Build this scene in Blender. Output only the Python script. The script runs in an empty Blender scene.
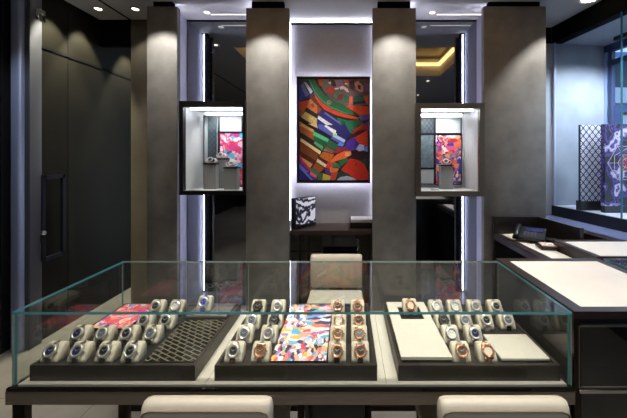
import bpy, bmesh, math, random
from mathutils import Vector, Matrix
random.seed(7)
S = bpy.context.scene
COL = S.collection
F, CX, CY, E = 310.0, 348.0, 158.0, 1.55     # focal length (px), principal point, eye height
def X(px, Y): return (px - CX) * Y / F
def Z(py, Y): return E - (py - CY) * Y / F

# ------------------------------------------------------------------ materials
def lin(c):
    return tuple(((v/255)/12.92 if v/255 <= .04045 else ((v/255+.055)/1.055)**2.4) for v in c) + (1,)
MATS = {}
def base_mat(name):
    m = bpy.data.materials.new(name); m.use_nodes = True
    return m, m.node_tree.nodes, m.node_tree.links, m.node_tree.nodes['Principled BSDF']
def mat(name, c, rough=.5, metal=0, var=0, scale=8, bump=0, spec=.5, stretch=None, coat=0):
    if name in MATS: return MATS[name]
    m, n, l, p = base_mat(name)
    p.inputs['Base Color'].default_value = lin(c)
    p.inputs['Roughness'].default_value = rough
    p.inputs['Metallic'].default_value = metal
    p.inputs['Specular IOR Level'].default_value = spec
    p.inputs['Coat Weight'].default_value = coat
    if var or bump:
        tc = n.new('ShaderNodeTexCoord'); mp = n.new('ShaderNodeMapping'); ns = n.new('ShaderNodeTexNoise')
        if stretch: mp.inputs['Scale'].default_value = stretch
        ns.inputs['Scale'].default_value = scale; ns.inputs['Detail'].default_value = 6; ns.inputs['Roughness'].default_value = .6
        l.new(tc.outputs['Object'], mp.inputs['Vector']); l.new(mp.outputs[0], ns.inputs['Vector'])
        if var:
            r = n.new('ShaderNodeValToRGB'); a = lin(c)
            r.color_ramp.elements[0].position = .3; r.color_ramp.elements[1].position = .7
            r.color_ramp.elements[0].color = tuple(max(0, v*(1-var)) for v in a[:3]) + (1,)
            r.color_ramp.elements[1].color = tuple(min(1, v*(1+var)) for v in a[:3]) + (1,)
            l.new(ns.outputs['Fac'], r.inputs['Fac']); l.new(r.outputs['Color'], p.inputs['Base Color'])
        if bump:
            b = n.new('ShaderNodeBump'); b.inputs['Strength'].default_value = bump; b.inputs['Distance'].default_value = .01
            l.new(ns.outputs['Fac'], b.inputs['Height']); l.new(b.outputs['Normal'], p.inputs['Normal'])
    MATS[name] = m; return m
def emit(name, c, k):
    if name in MATS: return MATS[name]
    m, n, l, p = base_mat(name)
    p.inputs['Base Color'].default_value = (.8, .8, .8, 1)
    p.inputs['Emission Color'].default_value = lin(c); p.inputs['Emission Strength'].default_value = k
    MATS[name] = m; return m
def glass_mat(name, tint=(251, 253, 252), ior=1.75):
    m, n, l, p = base_mat(name); n.remove(p)
    t = n.new('ShaderNodeBsdfTransparent'); t.inputs['Color'].default_value = lin(tint)
    g = n.new('ShaderNodeBsdfGlossy'); g.inputs['Roughness'].default_value = .004; g.inputs['Color'].default_value = (1, 1, 1, 1)
    f = n.new('ShaderNodeFresnel'); f.inputs['IOR'].default_value = ior
    geo = n.new('ShaderNodeNewGeometry'); inv = n.new('ShaderNodeMath'); inv.operation = 'SUBTRACT'; inv.inputs[0].default_value = 1
    mul = n.new('ShaderNodeMath'); mul.operation = 'MULTIPLY'; mx = n.new('ShaderNodeMixShader')
    l.new(geo.outputs['Backfacing'], inv.inputs[1]); l.new(f.outputs[0], mul.inputs[0]); l.new(inv.outputs[0], mul.inputs[1])
    l.new(mul.outputs[0], mx.inputs[0]); l.new(t.outputs[0], mx.inputs[1]); l.new(g.outputs[0], mx.inputs[2])
    l.new(mx.outputs[0], n['Material Output'].inputs['Surface'])
    MATS[name] = m; return m
def shards(name, cols, scale=14, rough=.35, stretch=(1, 1, 1), warp=.08):
    """printed artwork: sharp irregular colour fragments"""
    if name in MATS: return MATS[name]
    m, n, l, p = base_mat(name)
    tc = n.new('ShaderNodeTexCoord'); mp = n.new('ShaderNodeMapping'); mp.inputs['Scale'].default_value = stretch
    ns = n.new('ShaderNodeTexNoise'); ns.inputs['Scale'].default_value = scale*.8; ns.inputs['Detail'].default_value = 3
    mixv = n.new('ShaderNodeMix'); mixv.data_type = 'VECTOR'; mixv.inputs['Factor'].default_value = warp
    l.new(tc.outputs['Object'], mp.inputs[0]); l.new(mp.outputs[0], ns.inputs['Vector']); l.new(mp.outputs[0], mixv.inputs[4]); l.new(ns.outputs['Color'], mixv.inputs[5])
    def vor(sc, rot, st):
        q = n.new('ShaderNodeMapping'); q.inputs['Rotation'].default_value = (rot*.9, rot, rot*.8); q.inputs['Scale'].default_value = st
        v = n.new('ShaderNodeTexVoronoi'); v.inputs['Scale'].default_value = sc
        sp = n.new('ShaderNodeSeparateColor'); l.new(mixv.outputs[1], q.inputs[0]); l.new(q.outputs[0], v.inputs['Vector']); l.new(v.outputs['Color'], sp.inputs[0])
        return sp.outputs
    A = vor(scale*.8, .7, (1, 2.3, 1.4)); Bv = vor(scale*1.5, -.6, (2.2, 1, 1.3)); K = vor(scale*.45, .3, (1, 1, 1))
    gt = n.new('ShaderNodeMath'); gt.operation = 'GREATER_THAN'; gt.inputs[1].default_value = .45; l.new(K[1], gt.inputs[0])
    pick = n.new('ShaderNodeMix'); l.new(gt.outputs[0], pick.inputs[0]); l.new(A[0], pick.inputs[2]); l.new(Bv[0], pick.inputs[3])
    r = n.new('ShaderNodeValToRGB'); r.color_ramp.interpolation = 'CONSTANT'; l.new(pick.outputs[0], r.inputs[0])
    el = r.color_ramp.elements
    while len(el) > 1: el.remove(el[-1])
    el[0].position = 0; el[0].color = lin(cols[0])
    for i, c in enumerate(cols[1:], 1):
        e = el.new(i/len(cols)); e.color = lin(c)
    l.new(r.outputs[0], p.inputs['Base Color']); p.inputs['Roughness'].default_value = rough
    MATS[name] = m; return m
def lattice(name, bg, fg, freq, axes=('X', 'Z'), width=.09, rough=.4):
    if name in MATS: return MATS[name]
    m, n, l, p = base_mat(name)
    tc = n.new('ShaderNodeTexCoord'); s = n.new('ShaderNodeSeparateXYZ'); l.new(tc.outputs['Object'], s.inputs[0])
    def M(op, a, b=None, k=None):
        q = n.new('ShaderNodeMath'); q.operation = op
        if isinstance(a, (int, float)): q.inputs[0].default_value = a
        else: l.new(a, q.inputs[0])
        if b is not None:
            if isinstance(b, (int, float)): q.inputs[1].default_value = b
            else: l.new(b, q.inputs[1])
        return q.outputs[0]
    u = M('MULTIPLY', s.outputs[axes[0]], freq); v = M('MULTIPLY', s.outputs[axes[1]], freq*.8)
    a = M('PINGPONG', M('ADD', u, v), .5); b = M('PINGPONG', M('SUBTRACT', u, v), .5)
    line = M('LESS_THAN', M('MINIMUM', a, b), width)
    # petals: a small cross inside each diamond
    c1 = M('LESS_THAN', M('ABSOLUTE', M('SUBTRACT', a, b)), width*.7)
    c2 = M('GREATER_THAN', M('MINIMUM', a, b), .2); c3 = M('LESS_THAN', M('MAXIMUM', a, b), .42)
    ring = M('MULTIPLY', c1, M('MULTIPLY', c2, c3))
    d = M('GREATER_THAN', M('MINIMUM', a, b), .44)
    tot = M('MAXIMUM', line, M('MAXIMUM', ring, d))
    mx = n.new('ShaderNodeMix'); mx.data_type = 'RGBA'; mx.inputs[6].default_value = lin(bg); mx.inputs[7].default_value = lin(fg)
    l.new(tot, mx.inputs[0]); l.new(mx.outputs[2], p.inputs['Base Color']); p.inputs['Roughness'].default_value = rough
    MATS[name] = m; return m
def brick(name, c1, c2, mortar, scale, bw, bh, ms, rough=.35, rot=(0, 0, 0), offset=.5, var=0):
    if name in MATS: return MATS[name]
    m, n, l, p = base_mat(name)
    tc = n.new('ShaderNodeTexCoord'); mp = n.new('ShaderNodeMapping'); mp.inputs['Rotation'].default_value = rot
    b = n.new('ShaderNodeTexBrick'); b.offset = offset
    for k, v in (('Color1', lin(c1)), ('Color2', lin(c2)), ('Mortar', lin(mortar)), ('Scale', scale), ('Brick Width', bw), ('Row Height', bh), ('Mortar Size', ms)):
        b.inputs[k].default_value = v
    l.new(tc.outputs['Object'], mp.inputs[0]); l.new(mp.outputs[0], b.inputs['Vector'])
    out = b.outputs['Color']
    if var:
        ns = n.new('ShaderNodeTexNoise'); ns.inputs['Scale'].default_value = 3; ns.inputs['Detail'].default_value = 7
        r = n.new('ShaderNodeValToRGB'); r.color_ramp.elements[0].position = .3; r.color_ramp.elements[1].position = .7
        r.color_ramp.elements[0].color = (1-var, 1-var, 1-var, 1); r.color_ramp.elements[1].color = (1, 1, 1, 1)
        mx = n.new('ShaderNodeMix'); mx.data_type = 'RGBA'; mx.blend_type = 'MULTIPLY'; mx.inputs[0].default_value = 1
        l.new(tc.outputs['Object'], ns.inputs['Vector']); l.new(ns.outputs['Fac'], r.inputs[0]); l.new(out, mx.inputs[6]); l.new(r.outputs[0], mx.inputs[7]); out = mx.outputs[2]
    l.new(out, p.inputs['Base Color']); p.inputs['Roughness'].default_value = rough
    MATS[name] = m; return m

PLASTER = mat('mottled_grey_plaster', (107, 106, 103), .62, var=.26, scale=5, bump=.12)
DARKPL = mat('dark_plaster', (19, 17, 12), .6, spec=.12, var=.2, scale=2.6, bump=.1)
DWALL = mat('near_black_wall', (26, 26, 30), .5)
CEIL = mat('ceiling_paint', (186, 185, 183), .8, var=.03, scale=4)
CEILD = mat('ceiling_paint_dark', (96, 94, 90), .8)
NOOKW = mat('pale_grey_wallcovering', (158, 156, 158), .6, var=.07, scale=60, bump=.1)
SIDEP = mat('lilac_grey_panel', (186, 185, 202), .5)
BLACK = mat('black_satin', (10, 10, 12), .35)
BLACKM = mat('black_matte', (4, 4, 5), .85, spec=.1)
GROOVE = mat('groove_black', (8, 8, 8), .9, spec=.1)
MIRROR = mat('smoked_mirror', (142, 145, 150), .03, metal=1)
FLOORM = brick('stone_floor', (148, 143, 135), (142, 137, 129), (104, 101, 96), 1, 1.2, .6, .004, rough=.28, var=.35)
WOOD = mat('dark_grained_wood', (36, 26, 23), .35, var=.35, scale=14, stretch=(12, 1, 12))
WOODX = mat('dark_grained_wood_along', (50, 37, 31), .35, var=.35, scale=14, stretch=(1, 12, 12))
WOODV = mat('dark_grained_wood_upright', (28, 21, 19), .4, var=.4, scale=14, stretch=(14, 14, 1))
CREAM = mat('cream_leather', (210, 204, 192), .5, var=.03, scale=30, bump=.05)
CREAMC = mat('cream_chair_leather', (190, 184, 168), .48, var=.03, scale=40, bump=.08)
CREAMS = mat('cream_suede', (206, 198, 178), .7, var=.04, scale=50, bump=.06)
COUNTER = mat('ivory_counter_leather', (208, 201, 191), .42, var=.04, scale=5)
TRAYM = mat('tray_grained_leather', (50, 43, 37), .45, var=.25, scale=12, stretch=(1, 10, 10))
TRAYIN = mat('tray_lining', (24, 20, 17), .6, var=.2, scale=20)
BRONZE = mat('brushed_bronze_metal', (132, 122, 108), .35, metal=.55, var=.15, scale=10, stretch=(1, 20, 20))
BRONZED = mat('dark_bronze_metal', (62, 56, 50), .3, metal=1)
CHROME = mat('polished_steel', (205, 205, 205), .12, metal=1)
STEEL = mat('watch_steel', (220, 217, 210), .28, metal=.75)
STEELD = mat('satin_steel', (122, 117, 110), .35, metal=.8)
ROSE = mat('rose_gold', (206, 150, 116), .26, metal=.8)
GOLD = mat('yellow_gold', (200, 160, 80), .22, metal=1)
GLASS = glass_mat('clear_glass')
GEDGE = mat('teal_glass_edge', (92, 172, 182), .15, spec=.8)
GEDGE2 = mat('pale_glass_edge', (132, 148, 142), .2, spec=.8)
WGLASS = glass_mat('window_glass', (244, 249, 253), 1.5)
WHITE = mat('white_lacquer', (228, 228, 230), .4)
VGREY = mat('vitrine_grey_panel', (172, 176, 180), .5)
PED = mat('pale_grey_pedestal', (158, 160, 162), .5)
LED = emit('led_strip', (228, 230, 255), 80)
LEDV = emit('vitrine_led', (246, 248, 255), 12)
LEDTOP = emit('cove_led_white', (228, 232, 255), 26)
GOLDLED = emit('gold_cove_led', (255, 196, 110), 9)
LAMP = emit('lamp_lens', (255, 240, 215), 7)

# ------------------------------------------------------------------ mesh helpers
class MB:
    def __init__(s): s.v = []; s.f = []; s.m = []; s.sm = []
    def add(s, vs, fs, mi=0, smooth=False, M=None):
        o = len(s.v)
        s.v += [tuple(M @ Vector(v)) if M is not None else tuple(v) for v in vs]
        for f in fs: s.f.append([i+o for i in f]); s.m.append(mi); s.sm.append(smooth)
        return s
    def box(s, x0, x1, y0, y1, z0, z1, mi=0, M=None, bev=0):
        x0, x1 = min(x0, x1), max(x0, x1); y0, y1 = min(y0, y1), max(y0, y1); z0, z1 = min(z0, z1), max(z0, z1)
        if bev:
            bm = bmesh.new(); bmesh.ops.create_cube(bm, size=1)
            for v in bm.verts: v.co = ((x0+x1)/2+v.co.x*(x1-x0), (y0+y1)/2+v.co.y*(y1-y0), (z0+z1)/2+v.co.z*(z1-z0))
            segs = 2 if bev < .01 else 4
            bmesh.ops.bevel(bm, geom=list(bm.edges), offset=bev, segments=segs, profile=.5, affect='EDGES')
            bm.verts.index_update()
            s.add([v.co[:] for v in bm.verts], [[v.index for v in f.verts] for f in bm.faces], mi, True, M); bm.free(); return s
        vs = [(x, y, z) for x in (x0, x1) for y in (y0, y1) for z in (z0, z1)]
        return s.add(vs, [(0, 1, 3, 2), (4, 6, 7, 5), (0, 4, 5, 1), (2, 3, 7, 6), (0, 2, 6, 4), (1, 5, 7, 3)], mi, False, M)
    def prism(s, pts, z0, z1, mi=0, M=None, smooth=False):   # polygon in XY extruded along Z
        a = sum(pts[i][0]*pts[(i+1) % len(pts)][1]-pts[(i+1) % len(pts)][0]*pts[i][1] for i in range(len(pts)))
        if a < 0: pts = pts[::-1]
        k = len(pts)
        s.add([(x, y, z0) for x, y in pts]+[(x, y, z1) for x, y in pts], [list(range(k))[::-1], list(range(k, 2*k))], mi, False, M)
        o = len(s.v)-2*k
        for i in range(k):
            j = (i+1) % k; s.f.append([o+i, o+j, o+k+j, o+k+i]); s.m.append(mi); s.sm.append(smooth)
        return s
    def lathe(s, prof, seg=24, mi=0, M=None, smooth=True):    # (r, z) profile around Z
        vs = []; fs = []
        for i in range(seg):
            a = 2*math.pi*i/seg
            for r, z in prof: vs.append((r*math.cos(a), r*math.sin(a), z))
        k = len(prof)
        for i in range(seg):
            j = (i+1) % seg
            for q in range(k-1): fs.append((i*k+q, j*k+q, j*k+q+1, i*k+q+1))
        return s.add(vs, fs, mi, smooth, M)
    def tube(s, pts, r, seg=8, mi=0, M=None):
        P = [Vector(p) for p in pts]; vs = []; fs = []
        for i, p in enumerate(P):
            t = (P[min(i+1, len(P)-1)]-P[max(i-1, 0)]).normalized()
            u = t.cross(Vector((0, 0, 1)));  u = t.cross(Vector((0, 1, 0))) if u.length < 1e-3 else u
            u.normalize(); w = u.cross(t)
            for k in range(seg):
                a = 2*math.pi*k/seg; vs.append(p+u*math.cos(a)*r+w*math.sin(a)*r)
        for i in range(len(P)-1):
            for k in range(seg):
                j = (k+1) % seg; fs.append((i*seg+k, i*seg+j, (i+1)*seg+j, (i+1)*seg+k))
        fs.append(tuple(range(seg))[::-1]); fs.append(tuple(len(vs)-seg+k for k in range(seg)))
        return s.add(vs, fs, mi, True, M)
    def mesh(s, name, mats):
        me = bpy.data.meshes.new(name); me.from_pydata(s.v, [], s.f)
        for m in (mats if isinstance(mats, (list, tuple)) else [mats]): me.materials.append(m)
        me.polygons.foreach_set('material_index', s.m); me.polygons.foreach_set('use_smooth', s.sm)
        bm = bmesh.new(); bm.from_mesh(me); bmesh.ops.recalc_face_normals(bm, faces=bm.faces); bm.to_mesh(me); bm.free()
        return me
    def build(s, name, mats, parent=None, loc=None):
        o = bpy.data.objects.new(name, s.mesh(name, mats)); COL.objects.link(o)
        if parent is not None: o.parent = parent
        if loc: o.location = loc
        return o
def tag(o, label=None, cat=None, group=None, kind=None):
    if label: o['label'] = label
    if cat: o['category'] = cat
    if group: o['group'] = group
    if kind: o['kind'] = kind
    return o
def thing(name, label, cat, loc=(0, 0, 0), rz=0, group=None):
    o = bpy.data.objects.new(name, None); COL.objects.link(o); o.empty_display_size = .05
    o.location = loc; o.rotation_euler = (0, 0, rz); return tag(o, label, cat, group)
def B(name, m, x0, x1, y0, y1, z0, z1, parent=None, bev=0):
    """box object with its origin at its centre; parents here sit at the origin unless said"""
    cx, cy, cz = (x0+x1)/2, (y0+y1)/2, (z0+z1)/2
    return MB().box(x0-cx, x1-cx, y0-cy, y1-cy, z0-cz, z1-cz, bev=bev).build(name, m, parent, (cx, cy, cz))
def struct(o): o['kind'] = 'structure'; return o
def pane(name, x0, x1, y0, y1, z0, z1, parent, edge='f'):
    """glass slab, thin faces teal"""
    cx, cy, cz = (x0+x1)/2, (y0+y1)/2, (z0+z1)/2
    mb = MB().box(x0-cx, x1-cx, y0-cy, y1-cy, z0-cz, z1-cz)
    d = (abs(x1-x0), abs(y1-y0), abs(z1-z0)); thin = d.index(min(d))
    # faces of box(): 0 -x, 1 +x, 2 -y, 3 +y, 4 -z, 5 +z
    teal = {0: (2,), 1: (), 2: (0, 1, 2)}[thin]; pale = {0: (), 1: (0, 1), 2: (3,)}[thin]
    mb.m = [1 if i in teal else 2 if i in pale else 0 for i in range(6)]
    return mb.build(name, [GLASS, GEDGE, GEDGE2], parent, (cx, cy, cz))
def area(name, loc, rot, sx, sy, power, color, parent=None):
    d = bpy.data.lights.new(name, 'AREA'); d.shape = 'RECTANGLE'; d.size = sx; d.size_y = sy; d.energy = power; d.color = color
    o = bpy.data.objects.new(name, d); COL.objects.link(o); o.location = loc; o.rotation_euler = rot
    if parent: o.parent = parent
    return o
def spot(name, loc, target, power, color, size=70, blend=.6, r=.02, parent=None):
    d = bpy.data.lights.new(name, 'SPOT'); d.energy = power; d.color = color; d.spot_size = math.radians(size); d.spot_blend = blend; d.shadow_soft_size = r
    o = bpy.data.objects.new(name, d); COL.objects.link(o); o.location = loc
    o.rotation_euler = (Vector(target)-Vector(loc)).to_track_quat('-Z', 'Y').to_euler()
    if parent: o.parent = parent
    return o

# ------------------------------------------------------------------ camera
cam = bpy.data.objects.new('camera', bpy.data.cameras.new('camera')); COL.objects.link(cam)
cam.location = (0, 0, E); cam.rotation_euler = (math.radians(90), 0, 0)
cam.data.sensor_width = 36; cam.data.lens = 36*F/627
cam.data.shift_x = (313.5-CX)/627; cam.data.shift_y = -(209-CY)/627; cam.data.clip_start = .02
S.camera = cam

# ------------------------------------------------------------------ room shell
H = 3.0; YC = 2.86; YM = 3.26
struct(B('floor', FLOORM, -3.6, 5.2, -3.4, 5.0, -.1, 0))
# ceiling with a rectangular recessed cove over the display case
cx0, cx1, cy0, cy1 = -1.5, 1.62, 1.05, 2.45
mb = MB()
for (a, b, c, d) in ((-3.6, cx0, -3.4, 5), (cx1, 2.72, -3.4, 3.44), (cx0, cx1, -3.4, cy0), (cx0, cx1, cy1, 5), (cx1, 2.3, 3.44, 5)):
    mb.box(a, b, c, d, H, H+.3)
struct(mb.build('ceiling', CEIL))
struct(B('trim_5', BLACK, cx0-.02, cx1+.02, cy0-.02, cy1+.02, H+.3, H+.34))
for i, (a, b, c, d) in enumerate(((cx0, cx0+.04, cy0, cy1), (cx1-.04, cx1, cy0, cy1), (cx0+.04, cx1-.04, cy0, cy0+.04), (cx0+.04, cx1-.04, cy1-.04, cy1))):
    tag(B('cove_light', GOLDLED, a, b, c, d, H+.18, H+.22), 'warm gold cove light along the %s edge of the recessed ceiling' % ('left', 'right', 'near', 'far')[i], 'light', 'gold cove lights in the ceiling recess')
struct(B('ceiling_joint', GROOVE, -2.292, -2.272, -3, YM, H-.004, H))
bpy.data.objects['ceiling_joint'].name = 'trim_1'
# back walls
struct(B('wall_back_lower', mat('olive_grey_wall', (112, 108, 90), .6, var=.2, scale=30), -.60, .28, YM-.02, YM-.001, 0, .82))
struct(B('wall_back', NOOKW, -.88, .56, YM, YM+.12, 0, H-.03))
struct(B('trim_2', GROOVE, -.62, .3, YM-.012, YM, H-.05, H-.03))
struct(B('wall_back_left', mat('brown_grey_plaster', (84, 78, 66), .6, var=.2, scale=3), -2.276, -1.693, YM-.01, YM+.12, 0, H))  # mottled brown plaster, darker than the columns
struct(B('wall_back_right', PLASTER, 1.352, 2.0, YM, YM+.12, 0, H))
struct(B('wall_behind_mirrors', BLACKM, -1.75, 1.9, YM+.14, YM+.2, 0, H))
struct(B('wall_near', DWALL, -3.6, 3.9, -3.5, -3.4, 0, H))
struct(B('wall_far_left', DARKPL, -3.6, -2.2, 4.6, 4.72, 0, H))
# left side wall with its jib door, header and groove
XL = -2.605
struct(B('wall_left', DARKPL, XL-.12, XL, 2.886, 4.6, 0, H))
struct(B('trim_3', BLACKM, XL, -2.276, YM-.01, YM+.03, 2.72, H))
zg = Z(46, F*2.605/310)      # groove height
zg = E + 112*(-XL)/(-X(38, 1)*F)
struct(B('trim_4', GROOVE, XL, XL+.006, 2.61, 4.6, 2.485, 2.51))
struct(B('wall_left_end', DWALL, -3.6, -2.742, 2.45, 2.6, 0, H))
struct(B('wall_left_near', DWALL, -3.7, -3.6, -3.4, 2.6, 0, H))
dr = struct(bpy.data.objects.new('door_1', None)); COL.objects.link(dr)
B('door_leaf', DARKPL, XL-.12, XL, 2.58, 2.88, 0, H, dr)
h = MB()
for y in (2.605, 2.79): h.box(XL+.03, XL+.052, y-.014, y+.014, Z(260, 2.62), Z(175, 2.62))
for y0 in (Z(260, 2.62), Z(178, 2.62)): h.box(XL+.03, XL+.052, 2.6, 2.8, y0-.01, y0+.022)
for z in (Z(250, 2.62), Z(185, 2.62)): h.box(XL, XL+.04, 2.60, 2.615, z-.01, z+.01)
hd = h.build('door_handle', mat('handle_blue_black', (24, 26, 38), .3), dr)
lk = MB().lathe([(0, .02), (.017, .02), (.02, .012), (.02, -.02)], 16, M=Matrix.Rotation(math.pi/2, 4, 'Y'))
lk.box(-.02, .0, -.02, .02, -.09, -.0)
o = lk.build('lock', CHROME, dr, (XL+.045, 2.60, Z(233, 2.6)))
o['label'] = 'silver lock cylinder'
# posts at the left edge of the picture
p = thing('door_jamb', 'grey metal door jamb at the left edge of the dark wall', 'door frame', (0, 0, 0))
B('jamb_post', mat('jamb_grey', (74, 76, 86), .45, metal=.3), X(26, 2.55), X(36, 2.55), 2.5, 2.6, 0, H, p, .004)
B('jamb_stop', GROOVE, X(24.4, 2.55), X(26.2, 2.55), 2.53, 2.6, 0, H, p)
B('closer_arm', CHROME, X(35.5, 2.5), X(38.5, 2.5), 2.5, 2.56, Z(20, 2.5), Z(8, 2.5), p, .004)
tag(B('steel_pilaster', mat('daylight_blue_steel', (132, 144, 178), .45, metal=.1), X(14.5, 2.5), X(24.6, 2.5), 2.46, 2.58, 0, H, None, .02), 'tall metal pilaster tinted daylight blue at far left beside the door jamb', 'pilaster')  # blue of the daylight is put into the metal's colour

# ------------------------------------------------------------------ columns: front slab on a recessed core, led strips behind the slab edges
def column(label, pa, pb, ca, cb, top, leds):
    t = thing('column', label, 'column', (0, 0, 0), 0, 'grey plaster columns on the back wall')
    xa, xb = X(pa, YC), X(pb, YC)
    B('front_slab', PLASTER, xa, xb, YC, YC+.05, 0, top, t, .002)
    B('slab_back', BLACKM, xa+.004, xb-.004, YC+.051, YC+.062, 0, top, t)
    B('core', SIDEP, ca, cb, YC+.07, YM-.002, 0, H-.004, t)
    B('reveal', BLACKM, xa+.05, xb-.05, YC+.012, YC+.062, top, H-.002, t)
    for s in leds:
        x = (ca-.022) if s < 0 else (cb+.022)
        if (ca, s) in ((-.875, 1), (.285, -1)):
            x = (ca-.004) if s < 0 else (cb+.004)
            B('light_strip', emit('corner_led', (232, 234, 255), 14), x-.003, x+.003, 3.225, 3.235, .90, H-.04, t)
            continue
        B('light_strip', LED, x-.004, x+.004, YC+.064, YC+.07, .92 if (ca, s) in ((-.875, 1), (.285, -1)) else .02, H-.02, t)
    return t
column('leftmost narrow grey plaster column, beside the dark corner', 147, 177, X(147, YC)+.04, -1.693, 2.95, (1,))
column('grey plaster column between left vitrine and framed painting', 246, 289, -.875, -.606, 2.934, (-1, 1))
column('grey plaster column between framed painting and right vitrine', 372.5, 416, .285, .560, 2.934, (-1, 1))
column('wide grey plaster column between right vitrine and shop window', 484, 546, 1.352, 1.76, 2.95, (-1,))
# uplight on top of the painting niche wall
tag(B('niche_uplight', LEDTOP, -.60, .28, YM+.0, YM+.02, H-.03, H-.022), 'hidden white light strip on top of the painting niche wall', 'light')

# smoked mirrors above and below the vitrines
def mirror(label, x0, x1):
    tag(B('mirror_panel', MIRROR, x0, x1, YM, YM+.02, 0, H-.012), label, 'mirror', 'smoked mirror panels')
    struct(B('trim_6', GROOVE, x0, x1, YM-.006, YM+.02, H-.014, H-.001))
mirror('tall smoked mirror panel behind the left lit vitrine', -1.693, -.875)
mirror('tall smoked mirror panel behind the right lit vitrine', .560, 1.352)
for i, (a, b) in enumerate(((204, 246), (430, 481))):
    t = thing('ceiling_slot_light', 'thin ceiling slot light above the %s vitrine' % ('left', 'right')[i], 'light', (0, 0, 0), 0, 'ceiling slot lights')
    B('lens', emit('slot_lens', (255, 244, 230), 1.6), X(a+7, 3.13), X(b, 3.13), 3.125, 3.135, H-.004, H, t)
    MB().lathe([(0, -.004), (.025, -.004), (.03, 0)], 18).build('round_lens', LAMP if 0 else emit('slot_lens', (0, 0, 0), 1), t, (X(a+2.5, 3.08), 3.09, H))

# ------------------------------------------------------------------ lamps
def downlight(label, x, y, target, power, size, color=(1, .86, .68), blend=.5, tilt=None):
    t = thing('downlight', label, 'light', (x, y, H), 0, 'recessed ceiling downlights')
    MB().lathe([(.045, 0), (.046, -.004), (.034, -.006), (.030, -.001)], 24).build('trim_ring', mat('lamp_trim', (150, 150, 150), .5), t)
    MB().lathe([(0, -.003), (.030, -.003)], 24).build('lens', LAMP, t)
    spot('lamp', (0, 0, -.02), (target[0]-x, target[1]-y, target[2]-H), power, color, size, blend, .02, t)
WARM = (1, .94, .86)
downlight('recessed downlight above the leftmost column', X(164, YC), 2.55, (X(163, YC), YC, 1.3), 66, 80, WARM, .45)
downlight('recessed downlight in front of the column left of painting', X(269, YC), 2.5, (X(268, YC), YC, 1.3), 66, 80, WARM, .45)
downlight('recessed downlight in front of the column right of painting', X(395, YC), 2.5, (X(395, YC), YC, 1.3), 66, 80, WARM, .45)
downlight('recessed downlight before the wide right column', X(560, YC), 2.5, (X(552, YC), YC, 1.3), 66, 80, WARM, .45)
downlight('visible round downlight beside the dark left wall', X(98.2, 3.01), 3.01, (XL-.1, 3.05, 1.6), 150, 60, (1, .93, .68))
downlight('visible round downlight near the leftmost column top', X(135.4, 3.015), 3.015, (-2.2, 3.3, 1.4), 14, 80, WARM)
downlight('downlight by the door in the dark left wall', -2.40, 2.7, (XL-.1, 2.72, 1.6), 150, 60, (1, .93, .68))
downlight('downlight at the far end of the dark corridor', -2.40, 3.62, (XL-.1, 3.7, 1.4), 150, 60, (1, .93, .68))
for i, x in enumerate((-1.05, -.35, .35, 1.0)):
    downlight('downlight over the display case, %s of four' % ('first', 'second', 'third', 'last')[i], x, 1.0, (x, 1.68, .7), 140, 58, (1, .95, .87), .8)
for i, (x, y) in enumerate(((-1.8, -.6), (0, -.6), (1.6, -.6), (-1.8, -2.2), (0, -2.2), (1.6, -2.2))):  # unseen fill lamps, added to raise the room's ambient light
    downlight('added fill downlight over the near shop floor, %s' % ('front row left', 'front row centre', 'front row right', 'rear row left', 'rear row centre', 'rear row right')[i], x, y, (x, y, 0), 62, 105, (1, .96, .92), .8)
downlight('downlight over the right counters', 1.75, 2.2, (1.7, 2.2, .9), 22, 95, (1, .95, .89), .8)
downlight('downlight over the front right counter', 1.5, .7, (1.4, 1.5, .9), 16, 80, (1, .95, .89), .8)
downlight('added cool fill downlight for the entrance post at far left', -2.1, 1.75, (-2.7, 2.5, 1.5), 40, 50, (.86, .92, 1), .8)  # added lamp, brightens the dark pilaster in place of daylight
downlight('added fill downlight aimed at the framed painting', -.15, 2.42, (-.15, 3.2, 1.85), 16, 38, (1, .96, .92), .6)  # added lamp, put in only to brighten the canvas
# ring lamp at the top right
t = thing('ring_downlight', 'round cluster lamp in the ceiling at upper right', 'light', (X(591, 2.80), 2.80, H))
MB().lathe([(.10, 0), (.10, -.012), (.085, -.016), (.08, 0)], 32).build('ring', mat('lamp_trim', (0, 0, 0)), t)
g = MB()
for k in range(12):
    a = k*math.pi/6; g.lathe([(0, -.014), (.011, -.013), (.012, -.002)], 10, M=Matrix.Translation((.06*math.cos(a), .06*math.sin(a), 0)))
g.build('diodes', LAMP, t)

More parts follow.
